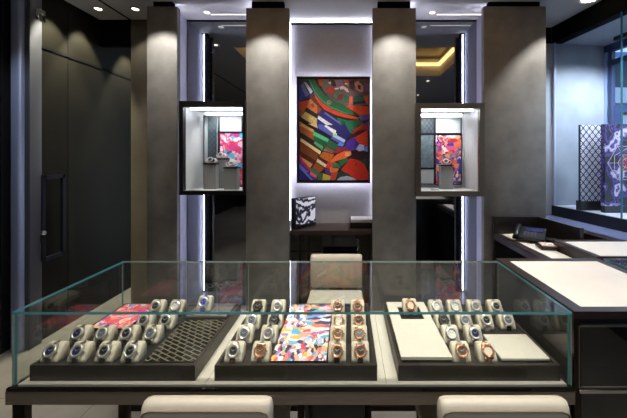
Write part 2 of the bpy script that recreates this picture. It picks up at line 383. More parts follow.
# ------------------------------------------------------------------ lit vitrines
def vitrine(side, px0, px1, py0, py1, ix0, ix1, iy0, iy1, fm):
    Yf, Yb = 2.80, 3.2
    t = thing('wall_vitrine', '%s lit wall vitrine with a white interior and %s frame' % (side, 'black' if side == 'left' else 'bronze'), 'display case', (0, 0, 0), 0, 'lit wall vitrines')
    x0, x1, z1, z0 = X(px0, Yf), X(px1, Yf), Z(py0, Yf), Z(py1, Yf)
    a0, a1, c1, c0 = X(ix0, Yf), X(ix1, Yf), Z(iy0, Yf), Z(iy1, Yf)
    f = MB()
    f.box(x0, a0, Yf, Yf+.05, z0, z1); f.box(a1, x1, Yf, Yf+.05, z0, z1); f.box(a0, a1, Yf, Yf+.05, c1, z1); f.box(a0, a1, Yf, Yf+.05, z0, c0)
    f.build('frame', fm, t)
    s = MB()
    s.box(a0-.02, a0, Yf+.05, Yb, c0-.02, c1+.02); s.box(a1, a1+.02, Yf+.05, Yb, c0-.02, c1+.02)
    s.box(a0, a1, Yf+.05, Yb, c1, c1+.02); s.box(a0, a1, Yf+.05, Yb, c0-.02, c0); s.box(a0-.02, a1+.02, Yb, Yb+.02, c0-.02, c1+.02)
    s.build('white_lining', WHITE, t)
    B('light_strip', LEDV, a0+.03, a1-.03, Yf+.07, Yf+.1, c1-.012, c1-.002, t)
    B('rear_light_strip', LEDV, a0+.03, a1-.03, Yb-.03, Yb-.012, c1-.01, c1-.002, t)
    for k in range(4):
        xx = a0+(a1-a0)*(.15+.23*k)
        MB().lathe([(0, 0), (.008, 0), (.01, .008)], 12).build('spotlight', CHROME, t, (xx, Yf+.15, c1-.008))
    for k in (.25, .75): spot('lamp', (a0+(a1-a0)*k, Yf+.12, c1-.03), ((a0+a1)/2, Yb, (c0+c1)/2-.05), 5.5, (.96, .97, 1), 120, .8, .02, t)  # two added fill lamps that brighten the vitrine's back
    g = B('front_glass', GLASS, a0, a1, Yf+.02, Yf+.026, c0, c1, t)
    return t, a0, a1, c0, c1
def board(name, label, cat, m, px0, px1, py0, py1, Y, frame=True, group=None):
    t = thing(name, label, cat, (0, 0, 0), 0, group)
    x0, x1, z1, z0 = X(px0, Y), X(px1, Y), Z(py0, Y), Z(py1, Y)
    B('face', m, x0+.008, x1-.008, Y, Y+.01, z0+.008, z1-.008, t)
    f = MB(); w = .009
    f.box(x0, x0+w, Y-.006, Y+.018, z0, z1); f.box(x1-w, x1, Y-.006, Y+.018, z0, z1); f.box(x0+w, x1-w, Y-.006, Y+.018, z1-w, z1); f.box(x0+w, x1-w, Y-.006, Y+.018, z0, z0+w)
    f.build('edge_frame', BLACK, t)
    return t
PINKART = shards('pink_artwork', [(232, 70, 120), (240, 200, 210), (190, 50, 130), (246, 236, 236), (220, 60, 80), (70, 190, 220), (240, 150, 180), (120, 60, 130), (238, 90, 110), (205, 60, 140)], 17, stretch=(1, 1, 1.2))
MIXART = shards('multicolour_artwork', [(40, 60, 170), (235, 110, 70), (210, 200, 220), (190, 50, 60), (90, 60, 150), (240, 160, 120), (60, 130, 190), (120, 40, 60), (250, 236, 230), (230, 90, 120)], 19, stretch=(1, 1, 1.1))
DPAT = lattice('grey_lattice_print', (70, 84, 92), (30, 34, 42), 22, width=.1)
t, vx0, vx1, vz0, vz1 = vitrine('left', 179, 245, 101, 195, 183, 242.5, 107, 191, BLACK)
board('display_board', 'tall grey board with a dark lattice column in left vitrine', 'panel', VGREY, 203.6, 219, 115.5, 164.5, 3.13, group='boards in the vitrines')
tag(B('lattice_strip', DPAT, X(208, 3.12), X(216.5, 3.12), 3.112, 3.124, Z(162, 3.12), Z(117, 3.12)), 'dark lattice printed strip on the tall board in left vitrine', 'panel')
board('display_board', 'plain light grey board above the pink artwork in left vitrine', 'panel', VGREY, 219, 242.5, 115.5, 132.5, 3.13, group='boards in the vitrines')
board('artwork_board', 'bright pink and red artwork board in left vitrine', 'picture', PINKART, 219, 243.5, 132, 187, 3.14)
t, wx0, wx1, wz0, wz1 = vitrine('right', 416, 485, 103, 196.5, 421, 480, 108.5, 191.5, mat('bronze_frame', (104, 98, 88), .3, metal=.6))
board('display_board', 'upper dark lattice board at the left of right vitrine', 'panel', DPAT, 419, 434.6, 117.5, 134, 3.13, group='boards in the vitrines')
board('display_board', 'middle dark grey board at the left of right vitrine', 'panel', mat('slate_panel', (96, 108, 116), .4, var=.4, scale=30), 419, 434.6, 134, 168.5, 3.13, group='boards in the vitrines')
board('display_board', 'lower light grey board at the left of right vitrine', 'panel', VGREY, 419, 434.6, 168.5, 184.5, 3.13, group='boards in the vitrines')
board('display_board', 'light grey board above the multicoloured artwork in right vitrine', 'panel', VGREY, 434.8, 461.5, 117.5, 134, 3.13, group='boards in the vitrines')
board('artwork_board', 'multicoloured blue and orange artwork board in right vitrine', 'picture', MIXART, 434.8, 461.8, 134, 185, 3.14)
WHITEJ = mat('white_gem_band', (232, 228, 226), .25, var=.1, scale=80)
def pedestal(label, px0, px1, ptop, Y, zfloor, watch=None):
    x0, x1, zt = X(px0, Y), X(px1, Y), Z(ptop, Y)
    w = x1-x0; t = thing('pedestal', label, 'pedestal', ((x0+x1)/2, Y, zfloor), 0, 'pedestals in the vitrines')
    m = MB(); hgt = zt-zfloor
    m.box(-w/2, w/2, 0, w*.6, 0, hgt)
    for k in range(7): m.box(-w/2+w*(k+.3)/7, -w/2+w*(k+.7)/7, -.004, 0, 0, hgt)
    m.build('block', PED, t)
    B('pad', BLACK, -w/2-.004, w/2+.004, -.008, w*.6, hgt, hgt+.012, t)
    if watch:
        q = thing('jewelled_watch', watch, 'watch', ((x0+x1)/2, Y+w*.28, zt+.0125), random.uniform(-.3, .3), 'white watches in the vitrines')
        rb = w*.36
        pts = [(rb*1.25*math.cos(a), 0, rb*.62+rb*.62*math.sin(a)) for a in [k*math.pi/10 for k in range(21)]]
        bm = MB()
        for i in range(20):
            a, b = Vector(pts[i]), Vector(pts[i+1]); d = (b-a)
            for yy in (-1,): bm.add([(a.x, -.02, a.z), (b.x, -.02, b.z), (b.x, .02, b.z), (a.x, .02, a.z), (a.x*.86, -.02, rb*.62+(a.z-rb*.62)*.8), (b.x*.86, -.02, rb*.62+(b.z-rb*.62)*.8), (b.x*.86, .02, rb*.62+(b.z-rb*.62)*.8), (a.x*.86, .02, rb*.62+(a.z-rb*.62)*.8)], [(0, 1, 2, 3), (7, 6, 5, 4), (0, 4, 5, 1), (3, 2, 6, 7)], 0, True)
        bm.build('bracelet', WHITEJ, q)
        R = Matrix.Translation((0, -.012, rb*.8)) @ Matrix.Rotation(math.radians(65), 4, 'X')
        MB().lathe([(0, .012), (.018, .012), (.023, .016), (.026, .01), (.026, 0), (0, 0)], 20, M=R).build('case', WHITEJ, q)
        MB().lathe([(0, .0125), (.017, .0125)], 20, M=R).build('dial', mat('dial_slate', (90, 96, 110), .3), q)
    return t
pedestal('front left grey fluted pedestal in left vitrine', 203.5, 216, 164.5, 2.95, vz0, 'white jewelled watch on the front left pedestal, left vitrine')
pedestal('rear middle grey fluted pedestal in left vitrine', 214.5, 226.5, 159.5, 3.05, vz0, 'white jewelled watch on the rear middle pedestal, left vitrine')
pedestal('front right grey fluted pedestal in left vitrine', 224, 237, 168.5, 2.90, vz0, 'white jewelled watch on the front right pedestal, left vitrine')
pedestal('single grey fluted pedestal in right vitrine', 441, 453, 166, 2.98, wz0, 'white jewelled watch on the single pedestal, right vitrine')
tag(B('price_card', WHITE, X(431, 2.9), X(438.5, 2.9), 2.88, 2.92, wz0, wz0+.016, None, .002), 'small white card lying left of the pedestal in right vitrine', 'card')

# ------------------------------------------------------------------ framed painting
PT = lambda x, y: (295+x/7.6, 75+y/7.6)
PB = lambda x, y: (295+x/6.96, 125+y/6.96)
paint = [
 (PT, (45, 50, 110), [(30,30),(110,30),(150,150),(30,210)]), (PT, (40,90,70), [(30,30),(110,30),(60,60)]),
 (PT, (50,70,160), [(30,90),(60,50),(75,90),(90,150),(30,200)]), (PT, (190,200,235), [(65,55),(85,55),(135,125),(118,145)]), (PT, (110,130,200), [(45,80),(62,60),(110,150),(80,165)]),
 (PT, (100,84,90), [(170,30),(560,30),(560,230),(420,235),(300,215),(215,120)]),
 (PT, (178,62,40), [(175,30),(215,30),(205,85),(185,80)]), (PT, (40,120,90), [(215,60),(260,50),(230,85),(205,85)]),
 (PT, (160,60,56), [(225,90),(300,90),(310,120),(290,160),(235,125)]), (PT, (60,120,90), [(290,150),(330,120),(345,135),(310,180)]),
 (PT, (120,40,40), [(330,150),(370,140),(360,190),(320,190)]), (PT, (40,100,80), [(370,150),(410,160),(405,215),(360,205)]),
 (PT, (196,80,66), [(415,160),(440,165),(435,228),(410,225)]), (PT, (30,90,84), [(445,165),(500,150),(530,160),(535,215),(450,220)]),
 (PT, (210,96,80), [(520,165),(560,150),(560,225),(540,212)]), (PT, (44,30,34), [(440,205),(535,195),(535,215),(445,225)]),
 (PT, (36,32,40), [(255,35),(330,32),(340,70),(300,90),(260,70)]), (PT, (206,190,196), [(335,90),(365,82),(400,105),(412,132),(395,132),(370,108),(345,110)]),
 (PT, (214,160,150), [(250,55),(272,50),(275,72),(262,70)]), (PT, (120,90,120), [(300,40),(360,35),(370,80),(320,95)]), (PT, (180,90,84), [(370,40),(400,38),(430,80),(400,85)]),
 (PT, (60,40,50), [(410,45),(450,40),(450,120),(415,105)]), (PT, (206,150,156), [(450,60),(480,45),(520,85),(520,125),(500,135),(465,110)]), (PT, (60,50,60), [(475,75),(500,80),(500,115),(480,105)]),
 (PT, (120,90,170), [(525,60),(560,70),(560,125),(530,120)]), (PT, (150,60,60), [(330,75),(350,70),(348,88)]), (PT, (216,196,190), [(300,100),(335,95),(332,108),(305,112)]), (PT, (220,210,205), [(380,60),(400,66),(396,76),(378,70)]),
 (PT, (24,96,60), [(100,30),(150,30),(170,80),(220,140),(290,195),(380,232),(450,290),(490,312),(440,305),(360,290),(280,255),(200,195),(150,135),(120,80)]),
 (PT, (60,130,100), [(100,30),(108,30),(158,130),(205,190),(285,245),(380,285),(460,305),(380,290),(280,256),(200,198),(150,138)]),
 (PT, (150,110,110), [(242,200),(262,190),(280,208),(264,226),(244,216)]), (PT, (40,110,84), [(252,204),(264,198),(272,208),(262,216)]),
 (PT, (190,60,34), [(145,140),(200,205),(290,265),(390,300),(490,325),(480,340),(390,325),(290,300),(215,262),(165,205)]),
 (PT, (20,16,20), [(180,215),(225,265),(300,300),(400,335),(480,340),(400,345),(300,320),(215,275)]),
 (PT, (196,62,34), [(380,232),(560,238),(560,300),(490,306)]), (PT, (80,60,160), [(485,310),(560,302),(560,335),(500,350)]), (PT, (50,110,120), [(485,310),(520,305),(495,335)]),
 (PT, (20,100,66), [(320,325),(400,345),(485,342),(525,372),(470,385),(420,425),(370,425),(330,360)]), (PT, (16,70,50), [(350,345),(380,350),(400,425),(370,425)]),
 (PT, (190,60,50), [(420,425),(520,372),(500,425)]), (PT, (100,40,120), [(520,372),(560,350),(560,425),(505,425)]),
 (PT, (180,66,44), [(30,205),(105,192),(75,270),(50,320),(30,300)]), (PT, (60,110,90), [(32,262),(50,256),(50,300),(32,310)]),
 (PT, (176,96,44), [(115,180),(185,235),(165,300),(85,245)]), (PT, (80,36,30), [(130,140),(190,225),(180,245),(115,178)]), (PT, (110,60,30), [(118,225),(140,215),(150,240),(130,250)]),
 (PT, (26,20,26), [(92,248),(172,300),(165,332),(80,275)]), (PT, (186,160,96), [(78,278),(168,332),(172,400),(48,322)]), (PT, (120,60,50), [(165,235),(205,260),(175,300)]),
 (PT, (30,22,26), [(40,318),(165,398),(165,425),(35,350)]), (PT, (180,130,80), [(35,352),(150,425),(35,425)]), (PT, (120,70,40), [(32,380),(80,425),(32,425)]),
 (PT, (34,32,100), [(205,265),(345,362),(320,425),(165,425),(168,325)]), (PT, (200,206,232), [(178,308),(330,408),(322,425),(300,425),(172,332)]), (PT, (90,104,180), [(230,282),(342,362),(340,372),(222,292)]),
 # lower half
 (PB, (30,28,90), [(158,0),(295,0),(290,70),(285,105),(160,30)]), (PB, (206,210,236), [(215,0),(296,45),(290,72),(196,12)]), (PB, (70,84,170), [(160,-4),(190,-4),(290,80),(285,95),(158,20)]),
 (PB, (28,28,96), [(292,10),(345,-8),(396,55),(350,104),(284,55)]), (PB, (160,176,224), [(270,60),(352,104),(342,124),(262,80)]), (PB, (150,190,80), [(262,60),(284,58),(284,78),(266,80)]), (PB, (66,80,170), [(262,80),(340,122),(330,138),(250,95)]),
 (PB, (30,100,70), [(350,-8),(450,-8),(386,60)]), (PB, (150,46,44), [(390,55),(500,-8),(500,35),(430,78)]), (PB, (50,24,34), [(400,65),(440,40),(500,30),(440,80),(410,85)]),
 (PB, (184,150,96), [(50,-8),(132,34),(130,56),(36,6)]), (PB, (150,80,38), [(40,6),(130,54),(132,106),(38,50)]), (PB, (200,170,110), [(90,-8),(150,-8),(160,24)]),
 (PB, (20,84,48), [(128,66),(228,118),(200,164),(132,112)]), (PB, (74,166,126), [(134,46),(236,98),(230,122),(126,72)]), (PB, (80,140,110), [(140,114),(196,150),(190,178),(132,128)]),
 (PB, (204,180,130), [(40,88),(182,184),(174,206),(38,112)]), (PB, (110,56,26), [(38,114),(166,208),(150,252),(36,182)]), (PB, (74,34,20), [(36,182),(140,252),(124,286),(34,208)]), (PB, (40,26,30), [(36,70),(60,84),(180,165),(182,184),(38,88)]),
 (PB, (190,140,84), [(44,222),(124,272),(106,298),(44,250)]), (PB, (170,44,90), [(32,200),(58,250),(112,306),(96,330),(34,252)]), (PB, (110,40,110), [(34,240),(96,310),(84,330),(34,272)]),
 (PB, (40,36,110), [(32,300),(96,382),(32,382)]), (PB, (86,110,200), [(32,270),(140,378),(112,384),(32,300)]), (PB, (60,44,130), [(96,330),(160,384),(130,384),(80,330)]),
 (PB, (34,84,60), [(236,100),(312,146),(276,194),(214,150)]), (PB, (150,50,50), [(214,150),(276,186),(268,200),(206,164)]), (PB, (70,130,120), [(206,164),(262,198),(196,178)]), (PB, (70,120,210), [(310,120),(345,130),(330,150),(296,140)]),
 (PB, (176,90,34), [(196,184),(272,206),(246,262),(170,222)]), (PB, (60,30,30), [(176,222),(240,262),(226,282),(160,236)]), (PB, (204,180,150), [(158,234),(226,280),(210,294),(150,256)]),
 (PB, (130,70,34), [(146,262),(206,300),(172,334),(118,300)]), (PB, (50,100,96), [(112,300),(170,334),(160,352),(106,320)]), (PB, (196,80,90), [(108,322),(156,352),(150,370),(104,345)]),
 (PB, (190,50,40), [(225,262),(262,250),(300,270),(250,300),(212,300)]), (PB, (200,96,50), [(300,200),(340,182),(386,178),(396,206),(340,236),(270,256),(244,262),(272,220)]), (PB, (130,36,50), [(290,160),(350,150),(400,180),(330,182),(280,200)]),
 (PB, (224,150,110), [(350,190),(388,190),(380,214),(350,218)]), (PB, (26,96,60), [(300,256),(360,228),(374,242),(322,290)]), (PB, (36,110,70), [(256,262),(310,276),(318,300),(262,290)]),
 (PB, (190,100,50), [(244,292),(308,304),(290,334),(240,330)]), (PB, (80,40,110), [(206,306),(240,298),(250,350),(214,340)]), (PB, (170,150,60), [(194,336),(252,356),(240,384),(190,384)]), (PB, (160,60,50), [(252,330),(300,330),(280,384),(244,384)]), (PB, (60,90,60), [(160,340),(196,330),(192,384),(158,384)]),
 (PB, (64,36,134), [(360,112),(412,84),(448,132),(424,176),(376,176),(346,158)]), (PB, (184,52,34), [(412,88),(506,36),(506,152),(468,130),(446,128)]),
 (PB, (160,168,214), [(448,132),(482,140),(480,176),(446,184),(424,168)]), (PB, (84,110,200), [(484,150),(506,150),(506,186),(480,182)]),
 (PB, (44,20,26), [(388,180),(506,186),(506,262),(400,236)]), (PB, (30,60,56), [(440,246),(506,236),(506,290),(476,268)]),
 (PB, (172,40,24), [(384,232),(440,244),(482,272),(510,330),(510,382),(420,382),(380,350),(318,312)]), (PB, (120,26,22), [(420,265),(436,268),(430,284),(418,280)]),
 (PB, (30,54,54), [(306,318),(370,336),(424,384),(286,384)]), (PB, (150,160,186), [(290,384),(316,362),(366,354),(408,368),(430,384)]),
]
t = thing('framed_painting', 'large framed abstract painting of bright geometric shards on the back wall', 'painting', (0, 0, 0))
Yp = 3.165
x0, x1, z1, z0 = X(297, Yp), X(370, Yp), Z(77, Yp), Z(183, Yp)
mb = MB(); cols = {}; mlist = []
def pm(c):
    if c not in cols:
        cols[c] = len(mlist); mlist.append(mat('paint_%d_%d_%d' % c, tuple(min(245, int(v*1.1)) for v in c), .5, var=.3, scale=45, stretch=(1, 1, 2.2)))
    return cols[c]
mb.box(x0+.01, x1-.01, Yp, Yp+.02, z0+.01, z1-.01, pm((40, 30, 36)))
for i, (fn, c, pts) in enumerate(paint):
    q = [fn(*p) for p in pts]
    q = [(min(max(a, 298.3), 368.8), min(max(b, 78.4), 181.8)) for a, b in q]
    yy = Yp-.0003-.00012*i
    vs = [(X(a, Yp), yy, Z(b, Yp)) for a, b in q]
    mb.add(vs, [list(range(len(vs)))], pm(c))
me = bpy.data.meshes.new('canvas'); me.from_pydata(mb.v, [], mb.f)
for m in mlist: me.materials.append(m)
me.polygons.foreach_set('material_index', mb.m)
o = bpy.data.objects.new('canvas', me); COL.objects.link(o); o.parent = t
f = MB(); w = .013
f.box(x0, x0+w, Yp-.02, Yp+.03, z0, z1); f.box(x1-w, x1, Yp-.02, Yp+.03, z0, z1); f.box(x0+w, x1-w, Yp-.02, Yp+.03, z1-w, z1); f.box(x0+w, x1-w, Yp-.02, Yp+.03, z0, z0+w)
f.build('frame', BLACK, t)
f = MB(); s_ = .03
f.box(x0+s_, x1-s_, Yp+.034, Yp+.044, z0+s_, z0+s_+.01); f.box(x0+s_, x1-s_, Yp+.034, Yp+.044, z1-s_-.01, z1-s_)
f.box(x0+s_, x0+s_+.01, Yp+.034, Yp+.044, z0+s_, z1-s_); f.box(x1-s_-.01, x1-s_, Yp+.034, Yp+.044, z0+s_, z1-s_)
f.build('back_light', emit('halo_led', (232, 234, 255), 50), t)
B('hanging_cleat', BLACK, x0+.06, x1-.06, Yp+.022, YM-.001, z1-.12, z1-.08, t)

# ------------------------------------------------------------------ niche desk and what stands on it
zd = .865
t = thing('niche_desk', 'dark wooden desk fitted in the niche under the painting', 'desk', (0, 0, 0))
MB().prism([(-.556, 2.925), (.238, 2.925), (.262, 3.0), (.282, YM-.005), (-.602, YM-.005), (-.575, 3.0)], zd-.04, zd).build('desk_top', WOODX, t)
for px in (300.5, 309, 369.5):
    x = X(px, 3.0); B('leg', BLACK, x-.012, x+.012, 2.98, 3.004, 0, zd-.04, t)
B('stretcher', BLACK, X(291, 3), X(322, 3), 2.985, 2.999, Z(251.5, 3), Z(250.3, 3), t)
B('drawer_unit', mat('charcoal_unit', (44, 46, 50), .5), X(322.5, 2.98), X(357, 2.98), 2.98, 3.2, Z(246.5, 2.98), zd-.04, t)
B('side_panel', BLACK, X(331, 2.97), X(332, 2.97), 2.968, 2.98, Z(246, 2.98), zd-.04, t)
B('lower_box', BLACKM, X(323, 2.98), X(357, 2.98), 2.99, 3.2, .32, Z(248, 2.98), t)
MB().tube([(X(356.5, 2.95), 2.95, Z(238, 2.95)), (X(359, 2.95), 2.95, Z(239.5, 2.95)), (X(359.3, 2.95), 2.95, Z(244, 2.95)), (X(357.5, 2.95), 2.95, Z(250, 2.95))], .009).build('chrome_pull', CHROME, t)
# swirl print block, turned to the right
a = (X(296, 2.98), 2.98); b = (X(315.6, 3.17), 3.17)
ang = math.atan2(b[1]-a[1], b[0]-a[0]); L = math.hypot(b[0]-a[0], b[1]-a[1]); hz = Z(198.3, 2.98)-zd
t = thing('print_display', 'black display block with a faintly glowing black and white swirl print on niche desk', 'display', (a[0], a[1], zd), ang)
B('body', BLACK, -.02, L+.012, .006, .05, 0, hz, t, .004)
m, n, l, p = base_mat('glowing_swirl_print')
tc = n.new('ShaderNodeTexCoord'); w_ = n.new('ShaderNodeTexWave'); w_.inputs['Scale'].default_value = 3; w_.inputs['Distortion'].default_value = 20; w_.inputs['Detail'].default_value = 6; w_.inputs['Detail Scale'].default_value = 1.6; w_.bands_direction = 'Z'
r = n.new('ShaderNodeValToRGB'); r.color_ramp.elements[0].position = .2; r.color_ramp.elements[0].color = lin((40, 42, 60)); r.color_ramp.elements[1].position = .62; r.color_ramp.elements[1].color = lin((225, 225, 240))
l.new(tc.outputs['Object'], w_.inputs['Vector']); l.new(w_.outputs['Fac'], r.inputs[0]); l.new(r.outputs[0], p.inputs['Base Color'])
l.new(r.outputs[0], p.inputs['Emission Color']); p.inputs['Emission Strength'].default_value = .35; p.inputs['Roughness'].default_value = .2  # faint glow added to the print, though it is no lamp
B('print_face', m, .006, L-.004, 0, .006, .035, hz-.008, t)
B('foot', BLACK, 0, .05, -.012, 0, 0, .05, t, .003)
t = thing('document_tray', 'low dark tray with a pale lid at the right end of niche desk', 'tray', (0, 0, 0))
B('tray_body', BLACK, X(350, 3.02), .26, 3.02, 3.2, zd, zd+.055, t, .003)
B('lid', mat('pale_lid', (190, 188, 192), .4), X(350.8, 3.02), .258, 3.025, 3.2, zd+.055, zd+.085, t, .003)

# ------------------------------------------------------------------ chairs
def chair(label, x, y, rz):
    """origin at the back's rear face on the floor; the sitter looks along +Y"""
    t = thing('leather_chair', label, 'chair', (x, y, 0), rz, 'cream leather chairs')
    w = .228
    # backrest: rounded slab leaning slightly, narrower at the top rear
    vs = []; prof = [(0, .41), (0, .655), (.006, .680), (.022, .694), (.046, .690), (.060, .672), (.064, .64), (.064, .41)]
    N = 9; mb = MB(); ring = []
    xs = [(-w, .3), (-w+.006, .75), (-w+.022, .97), (-w+.05, 1), (w-.05, 1), (w-.022, .97), (w-.006, .75), (w, .3)]
    for xx, k in xs:
        ring.append([(xx, .032+(py-.032)*(.55+.45*k), .41+(pz-.41)*(.93+.07*k)) for py, pz in prof])
    vs = [v for r_ in ring for v in r_]; P = len(prof); fs = []
    for i in range(len(xs)-1):
        for j in range(P):
            k = (j+1) % P; fs.append((i*P+j, (i+1)*P+j, (i+1)*P+k, i*P+k))
    fs.append(tuple(range(P))); fs.append(tuple((len(xs)-1)*P+j for j in range(P)))
    o = mb.add(vs, fs, 0, True).build('backrest', CREAMC, t)
    pip = [(-w+.004, .002, .44), (-w+.004, .002, .635), (-w+.012, .0, .658), (-w+.035, -.001, .668), (w-.035, -.001, .668), (w-.012, 0, .658), (w-.004, .002, .635), (w-.004, .002, .44)]
    MB().tube(pip, .0032, 6).build('piping', mat('piping_dark', (120, 110, 92), .6), t)
    MB().box(-w, w, .075, .50, .335, .40, bev=.022).build('seat', CREAMC, t)
    B('back_support', BRONZED, -.06, .06, .03, .07, .30, .41, t)
    for sx in (-1, 1):
        for yy in (.06, .46):
            B('leg', BRONZED, sx*(w-.03)-.012, sx*(w-.03)+.012, yy, yy+.024, 0, .335, t)
    return t
chair('cream leather chair in the left foreground at the display case', X(204.5, 1.08), 1.078, 0)
chair('cream leather chair in the right foreground at the display case', X(506.5, 1.08), 1.078, 0)
chair('cream leather chair behind the display case, in front of the niche desk', X(336.3, 2.74), 2.79, math.pi)

# ------------------------------------------------------------------ glass display case
x0, x1, yf, yb, zt, zb = X(12, 1.24), X(572, 1.24), 1.24, 1.854, .934, .636
t = thing('display_case', 'long glass topped display case with trays of watches', 'display case', (0, 0, 0))
g = .010
pane('glass_top', x0, x1, yf, yb, zt-g, zt, t)
pane('front_glass', x0, x1, yf, yf+g, zb, zt-g-.0005, t)
pane('side_glass', x0, x0+g, yf+g+.0005, yb-g-.0005, zb, zt-g-.0005, t)
pane('side_glass', x1-g, x1, yf+g+.0005, yb-g-.0005, zb, zt-g-.0005, t)
for a, b in ((x0, -.596), (-.592, .143), (.147, x1)):
    pane('rear_glass', a, b, yb-g, yb, zb, zt-g-.0005, t)
sx0, sx1 = X(203.4, 1.241), X(387, 1.241)
for a, b in ((x0+g+.002, sx0-.001), (sx0+.001, sx1-.001), (sx1+.001, x1-g-.002)):
    B('base_panel', CREAM, a, b, yf+g+.001, yb-g-.001, zb-.02, zb, t)
B('base_plinth', BLACK, x0+.004, x1-.004, yf+.002, yb-.002, zb-.034, zb-.021, t)
B('rail', BLACK, x0-.004, x1+.001, yf-.012, yb, zb-.012, zb-.001, t) if 0 else None
mb = MB(); mb.box(x0-.014, x1+.004, yf-.012, yf, zb-.064, zb-.012); mb.box(x0-.014, x0, yf, yb, zb-.064, zb-.004); mb.box(x0-.014, x1+.004, yb, yb+.01, zb-.064, zb-.004)
mb.box(x0, x1, yf, yb, zb-.064, zb-.036)
mb.build('metal_frame', BRONZE, t)
B('front_lip', mat('lip_gloss_bronze', (60, 56, 52), .12, metal=.9), x0-.01, x1+.001, yf-.013, yf-.001, zb-.0115, zb+.0, t)
for lx, ly in ((x0+.0, yf), (x1-.04, yf), (x0, yb-.04), (x1-.04, yb-.04), (X(301, 1.8)-.02, yb-.06), (X(368, 1.8)-.02, yb-.06), (X(122, 1.6)-.02, 1.6)):
    B('leg', BRONZED, lx, lx+.04, ly, ly+.04, 0, zb-.065, t, .002)
B('foot_rail', BRONZED, x0+.04, x1-.04, yb-.03, yb-.005, .06, .09, t)
tag(B('drawer_pedestal', mat('blue_black_gloss', (20, 22, 30), .15), X(309, 1.6), X(363, 1.6), 1.45, 1.78, 0, .5, None, .004), 'dark glossy drawer pedestal under the middle of display case', 'cabinet')

# trays
ZT0, ZT1 = zb+.0005, .70
TR = {'left': (X(32, 1.279), X(196, 1.279)), 'middle': (X(215.4, 1.279), X(377, 1.279)), 'right': (X(398, 1.279), X(559, 1.279))}
YT0, YT1 = 1.270, 1.812
for k, (a, b) in TR.items():
    t = thing('watch_tray', {'left': 'brown display tray at left with lattice panel and watches', 'middle': 'brown display tray in the middle with two watch blocks around an artwork card', 'right': 'brown display tray at right with two cream plinths and watches'}[k], 'tray', (0, 0, 0), 0, 'brown display trays')
    mb = MB(); r_ = .014
    mb.box(a, b, YT0, YT0+r_, ZT0, ZT1); mb.box(a, b, YT1-r_, YT1, ZT0, ZT1); mb.box(a, a+r_, YT0+r_, YT1-r_, ZT0, ZT1); mb.box(b-r_, b, YT0+r_, YT1-r_, ZT0, ZT1)
    mb.build('rim', TRAYM, t)
    B('lining', TRAYIN, a+r_, b-r_, YT0+r_, YT1-r_, ZT0, ZT1-.006, t)
ZI = ZT1-.0055

# ---- watch and cushion prototypes (origin: front bottom centre of the cushion, +Y backwards)
CW, CD, CH = .074, .062, .060
prof = [(0, 0), (-.001, .012), (.004, .022), (.016, .038), (.028, .052), (.038, .060), (.050, .061), (.059, .054), (.062, .042), (.062, 0)]
def cushion_mesh():
    mb = MB(); xs = [(-CW/2, .9), (-CW/2+.003, .97), (-CW/2+.008, 1), (CW/2-.008, 1), (CW/2-.003, .97), (CW/2, .9)]
    vs = []; P = len(prof)
    for xx, k in xs: vs += [(xx, .031+(y-.031)*k, z*k if z else 0) for y, z in prof]
    fs = []
    for i in range(len(xs)-1):
        for j in range(P):
            q = (j+1) % P; fs.append((i*P+j, (i+1)*P+j, (i+1)*P+q, i*P+q))
    fs.append(tuple(range(P))); fs.append(tuple((len(xs)-1)*P+j for j in range(P)))
    mb.add(vs, fs, 0, True); mb.v = [(x, y, z*1.07) for x, y, z in mb.v]
    return mb.mesh('cushion', CREAMS)
